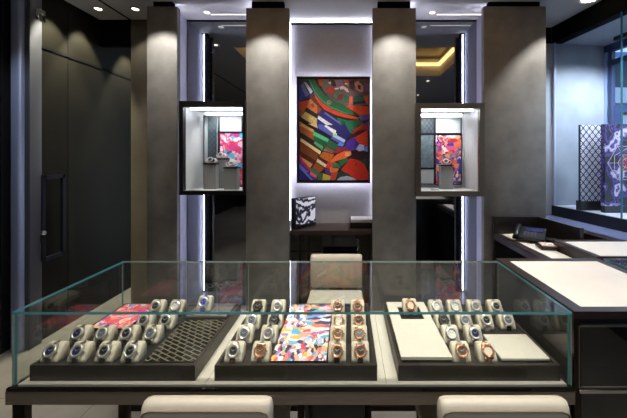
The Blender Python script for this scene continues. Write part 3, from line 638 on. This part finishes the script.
# inclined frame of the dial
mid = Vector((0, .0135, .0425)); d = Vector((0, .024, .030)).normalized(); nrm = Vector((0, -d.z, d.y))
RM = Matrix(((1, 0, 0, mid.x), (0, d.y, nrm.y, mid.y), (0, d.z, nrm.z, mid.z), (0, 0, 0, 1))) @ Matrix.Scale(1.14, 4)
def watch_meshes():
    out = {}
    mb = MB(); mb.lathe([(0, 0), (.0205, 0), (.0225, .002), (.0225, .008), (.0215, .0095), (.017, .0095)], 28, M=RM)
    for sy in (-1, 1):
        for sx in (-1, 1): mb.box(sx*.0135-.003, sx*.0135+.003, sy*.0165-.0075, sy*.0165+.0075, .0005, .0065, M=RM)
    out['case'] = mb
    out['bezel'] = MB().lathe([(.0225, .0085), (.0222, .0115), (.0150, .0125), (.0142, .0098)], 28, M=RM)
    mb = MB().lathe([(0, .0099), (.0168, .0099)], 28, M=RM)
    out['dial'] = mb
    mb = MB()
    for k in range(12):
        a = k*math.pi/6; R = RM @ Matrix.Rotation(a, 4, 'Z'); w = .0007 if k % 3 else .0012
        mb.box(-w/2, w/2, .0115, .0148, .0100, .0106, M=R)
    for a, L, w in ((math.radians(55), .0095, .0015), (math.radians(-55), .0125, .0011)):
        mb.box(-w/2, w/2, -.001, L, .0106, .0111, M=RM @ Matrix.Rotation(a, 4, 'Z'))
    out['hands'] = mb
    mb = MB(); mb.lathe([(0, .0265), (.0022, .0265), (.0026, .0255), (.0026, .0225), (0, .0225)], 10, M=RM @ Matrix.Translation((0, 0, .005)) @ Matrix.Rotation(math.pi/2, 4, 'Y'))
    out['crown'] = mb
    # strap: links wrapped over the cushion profile, top to bottom
    path = [(.0625, .030), (.0605, .052), (.0505, .0625), (.038, .0618), (.0275, .0545), (.022, .0475)]
    path2 = [(.0065, .0275), (.0025, .0218), (-.003, .012), (-.003, .001)]
    mb = MB()
    for pth in (path, path2):
        pts = []
        for i in range(len(pth)-1):
            n_ = max(1, round(math.dist(pth[i], pth[i+1])/.0065))
            for q in range(n_): pts.append((pth[i][0]+(pth[i+1][0]-pth[i][0])*q/n_, pth[i][1]+(pth[i+1][1]-pth[i][1])*q/n_))
        pts.append(pth[-1])
        for i in range(len(pts)-1):
            (ya, za), (yb_, zb_) = pts[i], pts[i+1]; hw = .0112
            u = Vector((0, yb_-ya, zb_-za)).normalized(); nn = Vector((0, -u.z, u.y)) if False else Vector((0, u.z, -u.y))
            ctr = Vector((0, .03, .02)); m_ = Vector((0, (ya+yb_)/2, (za+zb_)/2))
            if nn.dot(m_-ctr) < 0: nn = -nn
            M_ = Matrix(((1, 0, 0, 0), (0, u.y, nn.y, m_.y), (0, u.z, nn.z, m_.z), (0, 0, 0, 1)))
            Lh = math.dist((ya, za), (yb_, zb_))/2*.93
            mb.box(-hw, hw, -Lh, Lh, 0, .0026, M=M_); mb.box(-hw*.45, hw*.45, -Lh, Lh, .0026, .0036, M=M_)
    out['strap'] = mb
    return out
WM = watch_meshes(); CUSH = cushion_mesh(); MC = {}
def wmesh(part, m):
    k = (part, m.name)
    if k not in MC: MC[k] = WM[part].mesh(part, m)
    return MC[k]
DIAL = {n_: mat('dial_'+n_, tuple(int(v*(.72 if sum(c) < 500 else 1)) for v in c), .5, spec=.25) for n_, c in (('blue', (28, 40, 104)), ('dark', (30, 28, 30)), ('white', (226, 224, 218)), ('silver', (150, 150, 152)), ('brown', (92, 60, 42)), ('gold', (150, 104, 52)), ('grey', (66, 64, 62)), ('slate', (30, 44, 76)), ('cream', (222, 206, 182)), ('bright_blue', (70, 84, 235)))}
STR = {'steel': STEELD, 'black': mat('strap_black', (18, 17, 17), .5), 'brown': mat('strap_brown', (70, 44, 34), .5), 'rose': ROSE, 'gold': GOLD, 'blue': mat('strap_blue', (52, 58, 190), .45), 'grey': mat('strap_grey', (120, 116, 110), .5), 'white': mat('strap_white', (214, 206, 196), .5)}
BODY = {'steel': STEEL, 'rose': ROSE, 'gold': GOLD, 'dark': mat('dark_steel', (84, 80, 76), .3, metal=1)}
CN = {'steel': 'steel', 'rose': 'rose gold', 'gold': 'gold', 'dark': 'dark metal'}
ROW = ['front row', 'second row', 'third row', 'back row']
def ordn(i, n_):
    if n_ == 1: return 'only one there'
    if n_ == 2: return ('left', 'right')[i]+' one of two'
    if n_ == 3: return ('leftmost', 'middle', 'rightmost')[i]
    return ('leftmost', 'second from left', 'second from right', 'rightmost')[i]
def place(x, y, z, tray, row, i, n_, body, dial, strap, rz=0, cush=True, where=None):
    wh = where or '%s of %s tray, %s' % (ROW[row], tray, ordn(i, n_))
    w = thing('wristwatch', '%s watch, %s dial, %s strap, %s' % (CN[body], dial.replace('_', ' '), strap, wh), 'watch', (x, y, z), rz, 'wristwatches inside the display case')
    made = {}
    for part, m in (('case', BODY[body]), ('bezel', BODY[body]), ('dial', DIAL[dial]), ('hands', STEEL if dial != 'white' else BODY['dark']), ('crown', BODY[body]), ('strap', STR[strap])):
        o = bpy.data.objects.new(part, wmesh(part, m)); COL.objects.link(o)
        o.parent = {'bezel': made.get('case'), 'crown': made.get('case'), 'hands': made.get('dial')}.get(part) or w; made[part] = o
    c = bpy.data.objects.new('watch_cushion', CUSH); COL.objects.link(c); c.location = (x, y, z); c.rotation_euler = (0, 0, rz)
    tag(c, 'cream suede cushion holding the watch, '+wh, 'cushion', 'watch cushions inside the display case')
ZW = ZI+.0002
YR = [1.290, 1.420, 1.538, 1.682]
def rowset(tray, row, xs, specs, dy=0):
    for i, (x, s) in enumerate(zip(xs, specs)):
        place(x, YR[row]+dy, ZW, tray, row, i, len(xs), *s)
s_ = 'steel'
L_ = (-1.247, -1.135, -1.022, -.912)
rowset('left', 0, L_, [(s_, 'blue', s_), (s_, 'blue', s_), (s_, 'dark', s_), (s_, 'dark', 'black')])
rowset('left', 1, L_, [(s_, 'blue', s_), (s_, 'slate', s_), (s_, 'dark', s_), (s_, 'slate', s_)])
rowset('left', 2, L_[2:], [(s_, 'grey', s_), (s_, 'dark', s_)])
rowset('left', 3, (-1.05, -.942), [(s_, 'grey', s_), (s_, 'white', s_)])
M_ = (-.480, -.368, -.046, .052)
rowset('middle', 0, M_, [(s_, 'dark', 'rose'), ('rose', 'gold', s_), ('rose', 'dark', 'black'), ('rose', 'brown', 'black')])
rowset('middle', 1, M_, [(s_, 'slate', s_), (s_, 'silver', 'black'), ('rose', 'gold', 'rose'), ('rose', 'silver', 'rose')])
rowset('middle', 2, M_, [(s_, 'slate', s_), ('dark', 'dark', 'black'), ('rose', 'white', 'rose'), ('rose', 'brown', 'rose')])
rowset('middle', 3, (-.493, -.384, -.056, .052), [('dark', 'dark', 'grey'), (s_, 'silver', s_), ('rose', 'brown', 'rose'), ('rose', 'grey', 'rose')])
R_ = (.477, .585, .690, .798)
rowset('right', 0, R_[:2], [('rose', 'brown', 'grey'), ('rose', 'cream', 'rose')])
rowset('right', 1, R_[:2], [(s_, 'white', s_), (s_, 'blue', s_)])
rowset('right', 2, R_, [('dark', 'dark', s_), (s_, 'slate', s_), (s_, 'dark', 'white'), (s_, 'slate', 'black')])
rowset('right', 3, (.483, .586, .696, .808), [(s_, 'white', s_), (s_, 'white', s_), (s_, 'silver', s_), (s_, 'dark', s_)])
# loose props in the trays
FIRE = shards('red_pink_artwork', [(236, 90, 110), (250, 190, 180), (200, 60, 150), (246, 220, 226), (232, 70, 60), (90, 160, 210), (255, 150, 130), (110, 70, 150), (240, 100, 120), (250, 200, 120)], 26, stretch=(1, 1, 1))
BURST = shards('bright_shard_artwork', [(236, 232, 236), (240, 130, 90), (60, 70, 120), (90, 180, 220), (250, 215, 210), (220, 80, 90), (150, 130, 200), (245, 190, 90), (200, 205, 225), (50, 50, 70), (250, 170, 150), (255, 250, 246)], 24, warp=.04)
def card(name, label, m, x0, x1, y0, y1, h_=.008, cat='card'):
    t = thing(name, label, cat, (0, 0, 0)); cx, cy = (x0+x1)/2, (y0+y1)/2
    B('print', m, x0, x1, y0, y1, ZI+h_, ZI+h_+.001, t); B('backing', BLACK, x0-.001, x1+.001, y0-.001, y1+.001, ZI+.0002, ZI+h_-.0002, t)
card('artwork_card', 'red and pink patterned card at the rear of the left tray', FIRE, TR['left'][0]+.02, -1.10, 1.54, 1.79, .010)
card('artwork_card', 'bright multicoloured shard patterned card lying in the middle tray', BURST, X(270.5, 1.3), X(326, 1.3), 1.295, 1.79, .008)
# lattice panel in the left tray
LAT = brick('lattice_panel_print', (20, 20, 20), (32, 31, 30), (104, 100, 82), 1, .05, .021, .0034, rough=.12, rot=(0, 0, .5))
t = thing('patterned_board', 'glossy dark panel with pale lattice lines in the left tray', 'panel', (0, 0, 0))
B('print', LAT, -.855, TR['left'][1]-.016, 1.296, 1.63, ZI+.004, ZI+.006, t); B('backing', BLACK, -.856, TR['left'][1]-.016, 1.296, 1.63, ZI+.0002, ZI+.0038, t)
t = thing('watch_plinth', 'dark grey plinth with a cream slot at the rear right of left tray', 'stand', (0, 0, 0))
B('block', mat('plinth_grey', (96, 92, 88), .5), -.86, TR['left'][1]-.018, 1.645, 1.79, ZI+.0002, ZI+.018, t, .003)
B('inset', CREAM, -.82, -.70, 1.652, 1.682, ZI+.0184, ZI+.021, t, .001)
place(-.792, 1.69, ZI+.0186, 'left', 3, 0, 1, 'steel', 'bright_blue', 'blue', where='on grey plinth at left tray rear')
# cream plinths in the right tray
def plinth(label, x0, x1, y0, y1, h_, slot=None):
    t = thing('cream_plinth', label, 'stand', (0, 0, 0))
    if slot:
        a, b, c, d_ = slot; mb = MB()
        mb.box(x0, a, y0, y1, ZI+h_-.012, ZI+h_); mb.box(b, x1, y0, y1, ZI+h_-.012, ZI+h_); mb.box(a, b, y0, c, ZI+h_-.012, ZI+h_); mb.box(a, b, d_, y1, ZI+h_-.012, ZI+h_)
        mb.build('top', CREAM, t)
        B('slot_lining', BLACK, a, b, c, d_, ZI+.0106, ZI+h_-.006, t)
    else: B('top', CREAM, x0, x1, y0, y1, ZI+h_-.012, ZI+h_, t, .002)
    B('base', BRONZED, x0+.006, x1-.006, y0+.006, y1-.006, ZI+.0002, ZI+.0104 if slot else ZI+h_-.0122, t)
PH = .024
plinth('large cream plinth at the left of the right tray', .222, .436, 1.295, 1.79, PH, (.275, .395, 1.60, 1.735))
plinth('empty cream plinth at the front right of the right tray', .642, .845, 1.296, 1.475, .018)
place(.335, 1.655, ZI+PH-.0058, 'right', 3, 0, 1, 'rose', 'cream', 'rose', where='in the slot of the large cream plinth')

# ------------------------------------------------------------------ right-hand counters
XR0, XR1 = .905, 1.53; yn, yfar = 1.24, 1.898; zt = .936
t = thing('sales_counter', 'dark wooden counter with ivory leather top right of display case', 'counter', (0, 0, 0))
mb = MB()
ia, ib, ja, jb = X(509.5, 1.847), 1.482, X(1, 1)*0+1.281, 1.847
mb.box(XR0, ia, yn, yfar, zt-.03, zt); mb.box(ib, XR1, yn, yfar, zt-.03, zt); mb.box(ia, ib, yn, ja, zt-.03, zt); mb.box(ia, ib, jb, yfar, zt-.03, zt)
mb.build('top_frame', WOOD, t)
B('leather_inset', COUNTER, ia+.0005, ib-.0005, ja+.0005, jb-.0005, zt-.028, zt-.001, t)
B('body', BLACK, XR0+.006, XR1-.004, yn+.02, yfar-.004, .05, zt-.031, t)
B('corner_post', BRONZED, XR0+.001, XR0+.03, yn+.002, yn+.019, 0, zt-.031, t)
DG = mat('black_veined_gloss', (20, 22, 22), .06, var=.6, scale=3, coat=1)
a, b = X(579, yn), XR1-.006
f = MB(); w = .005; zz0, zz1 = Z(388.5, yn), Z(326, yn)
B('drawer_front', DG, a+w, b-w, yn+.006, yn+.018, zz0+w, zz1-w, t)
f.box(a, a+w, yn+.001, yn+.018, zz0, zz1); f.box(b-w, b, yn+.001, yn+.018, zz0, zz1); f.box(a+w, b-w, yn+.001, yn+.018, zz1-w, zz1); f.box(a+w, b-w, yn+.001, yn+.018, zz0, zz0+w)
f.build('drawer_edge', STEELD, t)
B('metal_strip', CHROME, a, b, yn-.004, yn+.018, Z(393, yn), Z(389.5, yn), t, .001)
B('lower_panel', DG, a, b, yn+.004, yn+.018, .05, Z(394, yn), t)
# second counter behind, and its glass case
t = thing('rear_counter', 'second ivory topped counter further right behind the sales counter', 'counter', (0, 0, 0))
a2, y0_, y1_ = 1.545, 1.93, 2.33
mb = MB(); mb.box(a2, 1.585, y0_, y1_, zt-.04, zt); mb.box(1.585, 2.29, y0_, 1.945, zt-.04, zt); mb.box(1.585, 2.29, 2.28, y1_, zt-.04, zt)
mb.build('top_frame', WOOD, t)
B('leather_inset', COUNTER, 1.5855, 2.29, 1.9455, 2.2795, zt-.038, zt-.001, t)
B('body', BLACK, a2+.005, 2.285, y0_+.004, y1_-.004, 0, zt-.041, t)
t = thing('corner_glass_case', 'small glass case with teal edges right of the sales counter', 'display case', (0, 0, 0))
a3, b3, c3, d3 = 1.56, 2.2, 1.26, 1.89
pane('glass_top', a3, b3, c3, d3, .928, .938, t); pane('side_glass', a3, a3+.01, c3, d3, .72, .9275, t)
pane('front_glass', a3+.011, b3, c3, c3+.01, .72, .9275, t); pane('rear_glass', a3+.011, b3, d3-.01, d3, .72, .9275, t)
B('case_base', BLACK, a3, b3, c3, d3, 0, .719, t)
tag(B('artwork_card', PINKART, a3+.05, b3-.05, c3+.08, d3-.06, .7195, .75), 'pink printed card inside the small corner glass case', 'card')

# back desk with the telephone
t = thing('service_desk', 'dark wooden service desk with raised back and ivory top holding telephone', 'desk', (0, 0, 0))
zs = .865
xl, xr0, xr1 = X(493, 2.82), X(537, 2.82), X(621, 2.026)
B('end_panel', WOODV, xl, xr0+.0, 2.80, 2.83, .0, Z(216.5, 2.82), t)
mb = MB(); mb.prism([(xr0, 2.83), (xr0+.03, 2.83), (xr1, 2.345), (xr1-.03, 2.345)], .55, Z(216.5, 2.82)); mb.build('side_panel', WOODV, t)
mb = MB(); mb.prism([(xl, 2.799), (X(499.7, 2.82), 2.799), (X(499.7, 2.82)+.01, 1.93), (xl, 1.93)], zs-.05, zs+.002); mb.build('edge_rail', WOOD, t)
mb = MB(); mb.prism([(X(499.7, 2.82)+.0005, 2.7995), (X(519, 2.82), 2.7995), (1.535, 2.345), (1.535, 1.93), (X(499.7, 2.82)+.0105, 1.93)], zs-.04, zs); mb.build('leather_inset', COUNTER, t)
mb = MB(); mb.prism([(X(519, 2.82)+.001, 2.7995), (xr0-.001, 2.7995), (xr1-.035, 2.345), (1.5355, 2.345)], zs-.04, zs+.001); mb.build('dark_inset', BLACK, t)
B('body', BLACKM, xl+.01, 1.53, 1.94, 2.79, 0, zs-.051, t)

# telephone
PX, PY = X(531, 2.6), 2.6
t = thing('desk_phone', 'black desk telephone with handset on the service desk', 'telephone', (PX-.01, PY, zs+.0015), -.62); t.scale = (1.12, 1.12, .95)
BP = mat('phone_black', (8, 8, 9), .4)
R = Matrix.Rotation(math.radians(11), 4, 'X')
MB().box(-.10, .10, -.115, .115, .012, .034, M=R @ Matrix.Translation((0, 0, .012))).build('phone_body', BP, t, (0, 0, .02))
MB().box(-.09, .09, -.04, .09, 0, .034).build('stand', BP, t)
k_ = MB()
for i in range(4):
    for j in range(5): k_.box(-.035+i*.022, -.020+i*.022, -.085+j*.018, -.073+j*.018, .047, .051, M=R)
k_.build('keypad', mat('phone_keys', (70, 70, 74), .4), t, (0, 0, .02))
MB().box(-.03, .085, .02, .085, .047, .050, M=R).build('screen', mat('phone_screen', (44, 46, 96), .1), t, (0, 0, .02))
MB().tube([(-.075, -.115, .03), (-.078, -.105, .050), (-.08, -.06, .066), (-.08, .02, .084), (-.08, .07, .088), (-.078, .10, .076), (-.075, .112, .056)], .018, 12).build('handset', BP, t, (0, 0, .01))
t = thing('card_box', 'small dark box with printed pale cards in front of telephone', 'box', (1.515, 2.345, zs+.0025), -.2)
MB().box(-.07, .07, -.06, .06, 0, .025, bev=.003).build('box_body', BP, t)
MB().box(-.055, .04, -.045, .045, .0255, .032).build('cards', shards('card_print', [(236, 226, 222), (230, 190, 180), (240, 236, 232), (210, 120, 110), (225, 215, 200)], 40), t)
t = thing('trinket_dish', 'dark dish with silver keys right of the telephone', 'dish', (1.67, 2.52, zs+.0015), -.3)
MB().lathe([(0, .004), (.042, .004), (.052, .022), (.056, .022), (.046, 0), (0, 0)], 28).build('dish', BP, t)
q = MB()
for k in range(4):
    a = k*1.3; q.box(-.004, .004, -.03, .03, .010+.004*k, .013+.004*k, M=Matrix.Rotation(a, 4, 'Z')); q.lathe([(.006, 0), (.010, .002), (.006, .004)], 10, M=Matrix.Rotation(a, 4, 'Z') @ Matrix.Translation((0, .034, .010+.004*k)))
q.build('keys', CHROME, t)

# ------------------------------------------------------------------ shop window bay on the right (turned 7.4 degrees)
W0 = Vector((2.26, 3.44)); WD = Vector((.129, -1)).normalized(); WN = Vector((1, .129)).normalized()
def wp(s, o): v = W0+WD*s+WN*o; return (v.x, v.y)
def wbox(name, m, s0, s1, o0, o1, z0, z1, parent=None):
    return MB().prism([wp(s0, o0), wp(s1, o0), wp(s1, o1), wp(s0, o1)], z0, z1).build(name, m, parent)
LSt = 5.0
BAYW = mat('bay_grey_wall', (140, 146, 156), .5, var=.12, scale=4)
BLUEB = mat('blue_black_trim', (10, 12, 22), .35)
BAYS = mat('pale_blue_sill', (112, 122, 162), .2)
struct(wbox('trim_7', BLACKM, -.0, LSt, 0, .12, 2.82, H+.3))
struct(MB().prism([(1.78, 3.44), wp(0, .02), wp(-.12, .02), (1.78, 3.56)], 2.82, H+.3).build('trim_8', BLACKM))
struct(MB().prism([(1.78, 3.445), wp(.0, .0), wp(-.12, .0), (1.78, 3.56)], 0, 2.82).build('wall_right_return', BAYW))
struct(wbox('wall_bay', BAYW, -.14, -.0, .0, .66, 0, 3.1))
struct(wbox('ceiling_bay', BAYW, -.14, LSt, .12, .72, 2.82, 2.95))
wn = struct(bpy.data.objects.new('window_1', None)); COL.objects.link(wn)
wbox('inner_sill', BAYS, 0, LSt, -.28, -.0, .86, .918, wn)
wbox('sill_wood_edge', WOOD, 0, LSt, -.39, -.2805, .80, .921, wn)
wbox('sill_face', BLUEB, 0, LSt, -.0, .03, .86, 1.025, wn)
wbox('bay_floor', mat('bay_white_floor', (200, 204, 214), .35), 0, LSt, .03, .66, .93, 1.022, wn)
wbox('sill_wall', BLUEB, 0, LSt, -.37, .66, 0, .80, wn)
wbox('glass_pane', WGLASS, .035, .755, .012, .02, 1.026, 2.819, wn)
wbox('pane_joint', mat('pane_joint_teal', (52, 120, 138), .15), .757, .763, .008, .024, 1.026, 2.819, wn)
wbox('glass_pane', WGLASS, .769, 2.6, .012, .02, 1.026, 2.819, wn)
wbox('jamb_line', mat('jamb_pale', (160, 172, 196), .3), .012, .030, .008, .026, 1.026, 2.819, wn)
w2 = struct(bpy.data.objects.new('window_2', None)); COL.objects.link(w2)
FRB = mat('outer_frame_blue', (40, 54, 88), .4); FRL = mat('outer_frame_pale', (150, 170, 205), .4)
wbox('head_frame', FRB, 0, LSt, .655, .72, 2.74, 2.819, w2)
wbox('transom', FRB, 0, LSt, .66, .70, 2.58, 2.64, w2)
wbox('end_mullion', FRL, .0, .035, .655, .70, 1.022, 2.74, w2)
wbox('mullion', FRB, .05, .09, .655, .70, 1.022, 2.74, w2)
wbox('mullion', FRB, 2.3, 2.36, .655, .70, 1.022, 2.74, w2)
wbox('outer_glass', WGLASS, 0.03, LSt, .674, .680, 1.022, 2.74, w2)
struct(wbox('wall_right', DWALL, LSt, LSt+1.9, -.1, .72, 0, H+.3))
# track light in the bay
t = thing('track_light', 'black track light on the window bay ceiling', 'light', (0, 0, 0))
wbox('track', BLACK, .25, 2.0, .50, .54, 2.78, 2.819, t)
for s in (.45, .62, .79, .96):
    c_ = wp(s+.035, .45); tg = wp(s-.3, .35); spot('bay_lamp', (c_[0], c_[1], 2.68), (tg[0], tg[1], 1.2), 46, (.86, .92, 1), 140, .8, .03, t)
    wbox('spot_head', BLACK, s, s+.07, .49, .55, 2.71, 2.779, t)
# display boards in the window
LW = lattice('white_navy_lattice', (236, 236, 250), (30, 30, 62), 16, width=.12)
t = thing('lattice_display_box', 'white and navy lattice patterned display board in the window bay', 'display', (0, 0, 0))
Yq = 3.12
zt_, zb_ = Z(125, Yq), 1.0225
xa, xb = X(580.5, Yq), X(604.5, Yq)
B('patterned_panel', LW, xa, xb, Yq, Yq+.022, Z(201, Yq), zt_, t)
B('black_base', BLACK, xa, xb+.02, Yq-.005, Yq+.06, zb_, Z(201, Yq)-.0005, t)
B('edge', BLUEB, xa-.004, xa, Yq-.002, Yq+.022, Z(201, Yq), zt_, t)
m, n, l, p = base_mat('purple_blotch_print')
tc = n.new('ShaderNodeTexCoord'); ns = n.new('ShaderNodeTexNoise'); ns.inputs['Scale'].default_value = 7; ns.inputs['Detail'].default_value = 2.5
r = n.new('ShaderNodeValToRGB'); r.color_ramp.interpolation = 'CONSTANT'; el = r.color_ramp.elements
el[0].position = 0; el[0].color = lin((22, 18, 34)); el[1].position = .44; el[1].color = lin((78, 60, 138))
for q_, c_ in ((.49, (34, 24, 52)), (.53, (140, 122, 186)), (.57, (206, 200, 214)), (.62, (96, 72, 150)), (.66, (24, 20, 40))): e_ = el.new(q_); e_.color = lin(c_)
l.new(tc.outputs['Object'], ns.inputs['Vector']); l.new(ns.outputs['Fac'], r.inputs[0]); l.new(r.outputs[0], p.inputs['Base Color']); p.inputs['Roughness'].default_value = .4
Yq2 = 2.98
t = thing('purple_display_panel', 'purple artwork panel with white hexagon lines in the window', 'display', (0, 0, 0))
xa, xb = X(605, Yq2), X(605, Yq2)+.42
B('print', m, xa, xb, Yq2, Yq2+.05, Z(206, Yq2), Z(124, Yq2), t)
B('black_base', BLACK, xa+.0, xb, Yq2-.002, Yq2+.05, 1.0225, Z(206, Yq2)-.0005, t)
cx, cz = X(627, Yq2), Z(163, Yq2)
MB().lathe([(0, 0), (.075, 0)], 32, M=Matrix.Rotation(math.pi/2, 4, 'X')).build('red_disc', mat('disc_red', (150, 40, 78), .4), t, (cx, Yq2-.001, cz))
ln = MB()
for rr, ph in ((.09, 0), (.14, .5), (.185, 0), (.05, .5)):
    for k in range(6):
        a = (k+ph)*math.pi/3; b = a+math.pi/3
        p0 = Vector((rr*math.cos(a), rr*math.sin(a))); p1 = Vector((rr*math.cos(b), rr*math.sin(b))); dd = (p1-p0).normalized()*.0022; nn = Vector((-dd.y, dd.x))
        ln.add([(v.x, 0, v.y) for v in (p0+nn, p1+nn, p1-nn, p0-nn)], [(0, 1, 2, 3)])
        p1 = Vector((.19*math.cos(a), .19*math.sin(a))); dd = (p1-p0*.3).normalized()*.0016; nn = Vector((-dd.y, dd.x))
        if rr == .09: ln.add([(v.x, 0, v.y) for v in (p0*.3+nn, p1+nn, p1-nn, p0*.3-nn)], [(0, 1, 2, 3)])
ln.build('line_pattern', mat('line_ivory', (226, 206, 210), .4), t, (cx, Yq2-.002, cz))

# ------------------------------------------------------------------ outside
struct(B('ground_outside', mat('asphalt', (70, 76, 88), .8), 5.2, 40, -10, 40, -.2, -.1))
bpy.data.objects['ground_outside'].name = 'ground'
YB = 14.0; FB = mat('facade_blue', (96, 126, 190), .5, var=.2, scale=.6)
t = thing('office_building', 'blue glass building with a white band across the street', 'building', (0, 0, 0))
B('facade', FB, X(595, YB), X(700, YB), YB, YB+4, -.1, Z(52, YB), t)
B('white_band', mat('band_white', (210, 222, 240), .5), X(604, YB), X(700, YB), YB-.3, YB, Z(104, YB), Z(89, YB), t)
for k in range(3):
    a = X(612+30*k, YB)
    f = MB(); f.box(a, a+.05, YB-.05, YB, Z(88, YB), Z(58, YB)); f.box(a, a+1.1, YB-.05, YB, Z(59, YB), Z(58, YB)); f.box(a+1.05, a+1.1, YB-.05, YB, Z(88, YB), Z(59, YB))
    w_ = f.build('window_frame', mat('band_white', (0, 0, 0)), t)
    B('window_pane', mat('facade_dark_glass', (26, 34, 60), .15), a+.05, a+1.05, YB-.03, YB-.001, Z(88, YB), Z(59, YB), t)
f = MB(); a = X(613, YB); f.box(a, a+.12, YB-.6, YB-.5, -.1, Z(114, YB)); f.box(a, a+2, YB-.6, YB-.5, Z(117, YB), Z(114, YB)); f.box(a+1.9, a+2, YB-.6, YB-.5, -.1, Z(117, YB))
tag(f.build('shelter_frame', mat('band_white', (0, 0, 0))), 'white metal frame standing outside in front of the blue building', 'frame')

w = bpy.data.worlds.new('sky'); S.world = w; w.use_nodes = True
bg = w.node_tree.nodes['Background']
st = w.node_tree.nodes.new('ShaderNodeTexSky'); st.sky_type = 'HOSEK_WILKIE'; st.turbidity = 3; st.sun_direction = Vector((-.6, -.4, .7)).normalized()
hs = w.node_tree.nodes.new('ShaderNodeHueSaturation'); hs.inputs['Saturation'].default_value = .8
w.node_tree.links.new(st.outputs[0], hs.inputs['Color']); w.node_tree.links.new(hs.outputs[0], bg.inputs[0]); bg.inputs[1].default_value = 8.0

S.view_settings.view_transform = 'Standard'; S.view_settings.look = 'None'; S.view_settings.exposure = 0; S.view_settings.gamma = 1; S.view_settings.use_curve_mapping = False
S.cycles.transparent_max_bounces = 32; S.cycles.max_bounces = 10
S.cycles.sample_clamp_indirect = 4
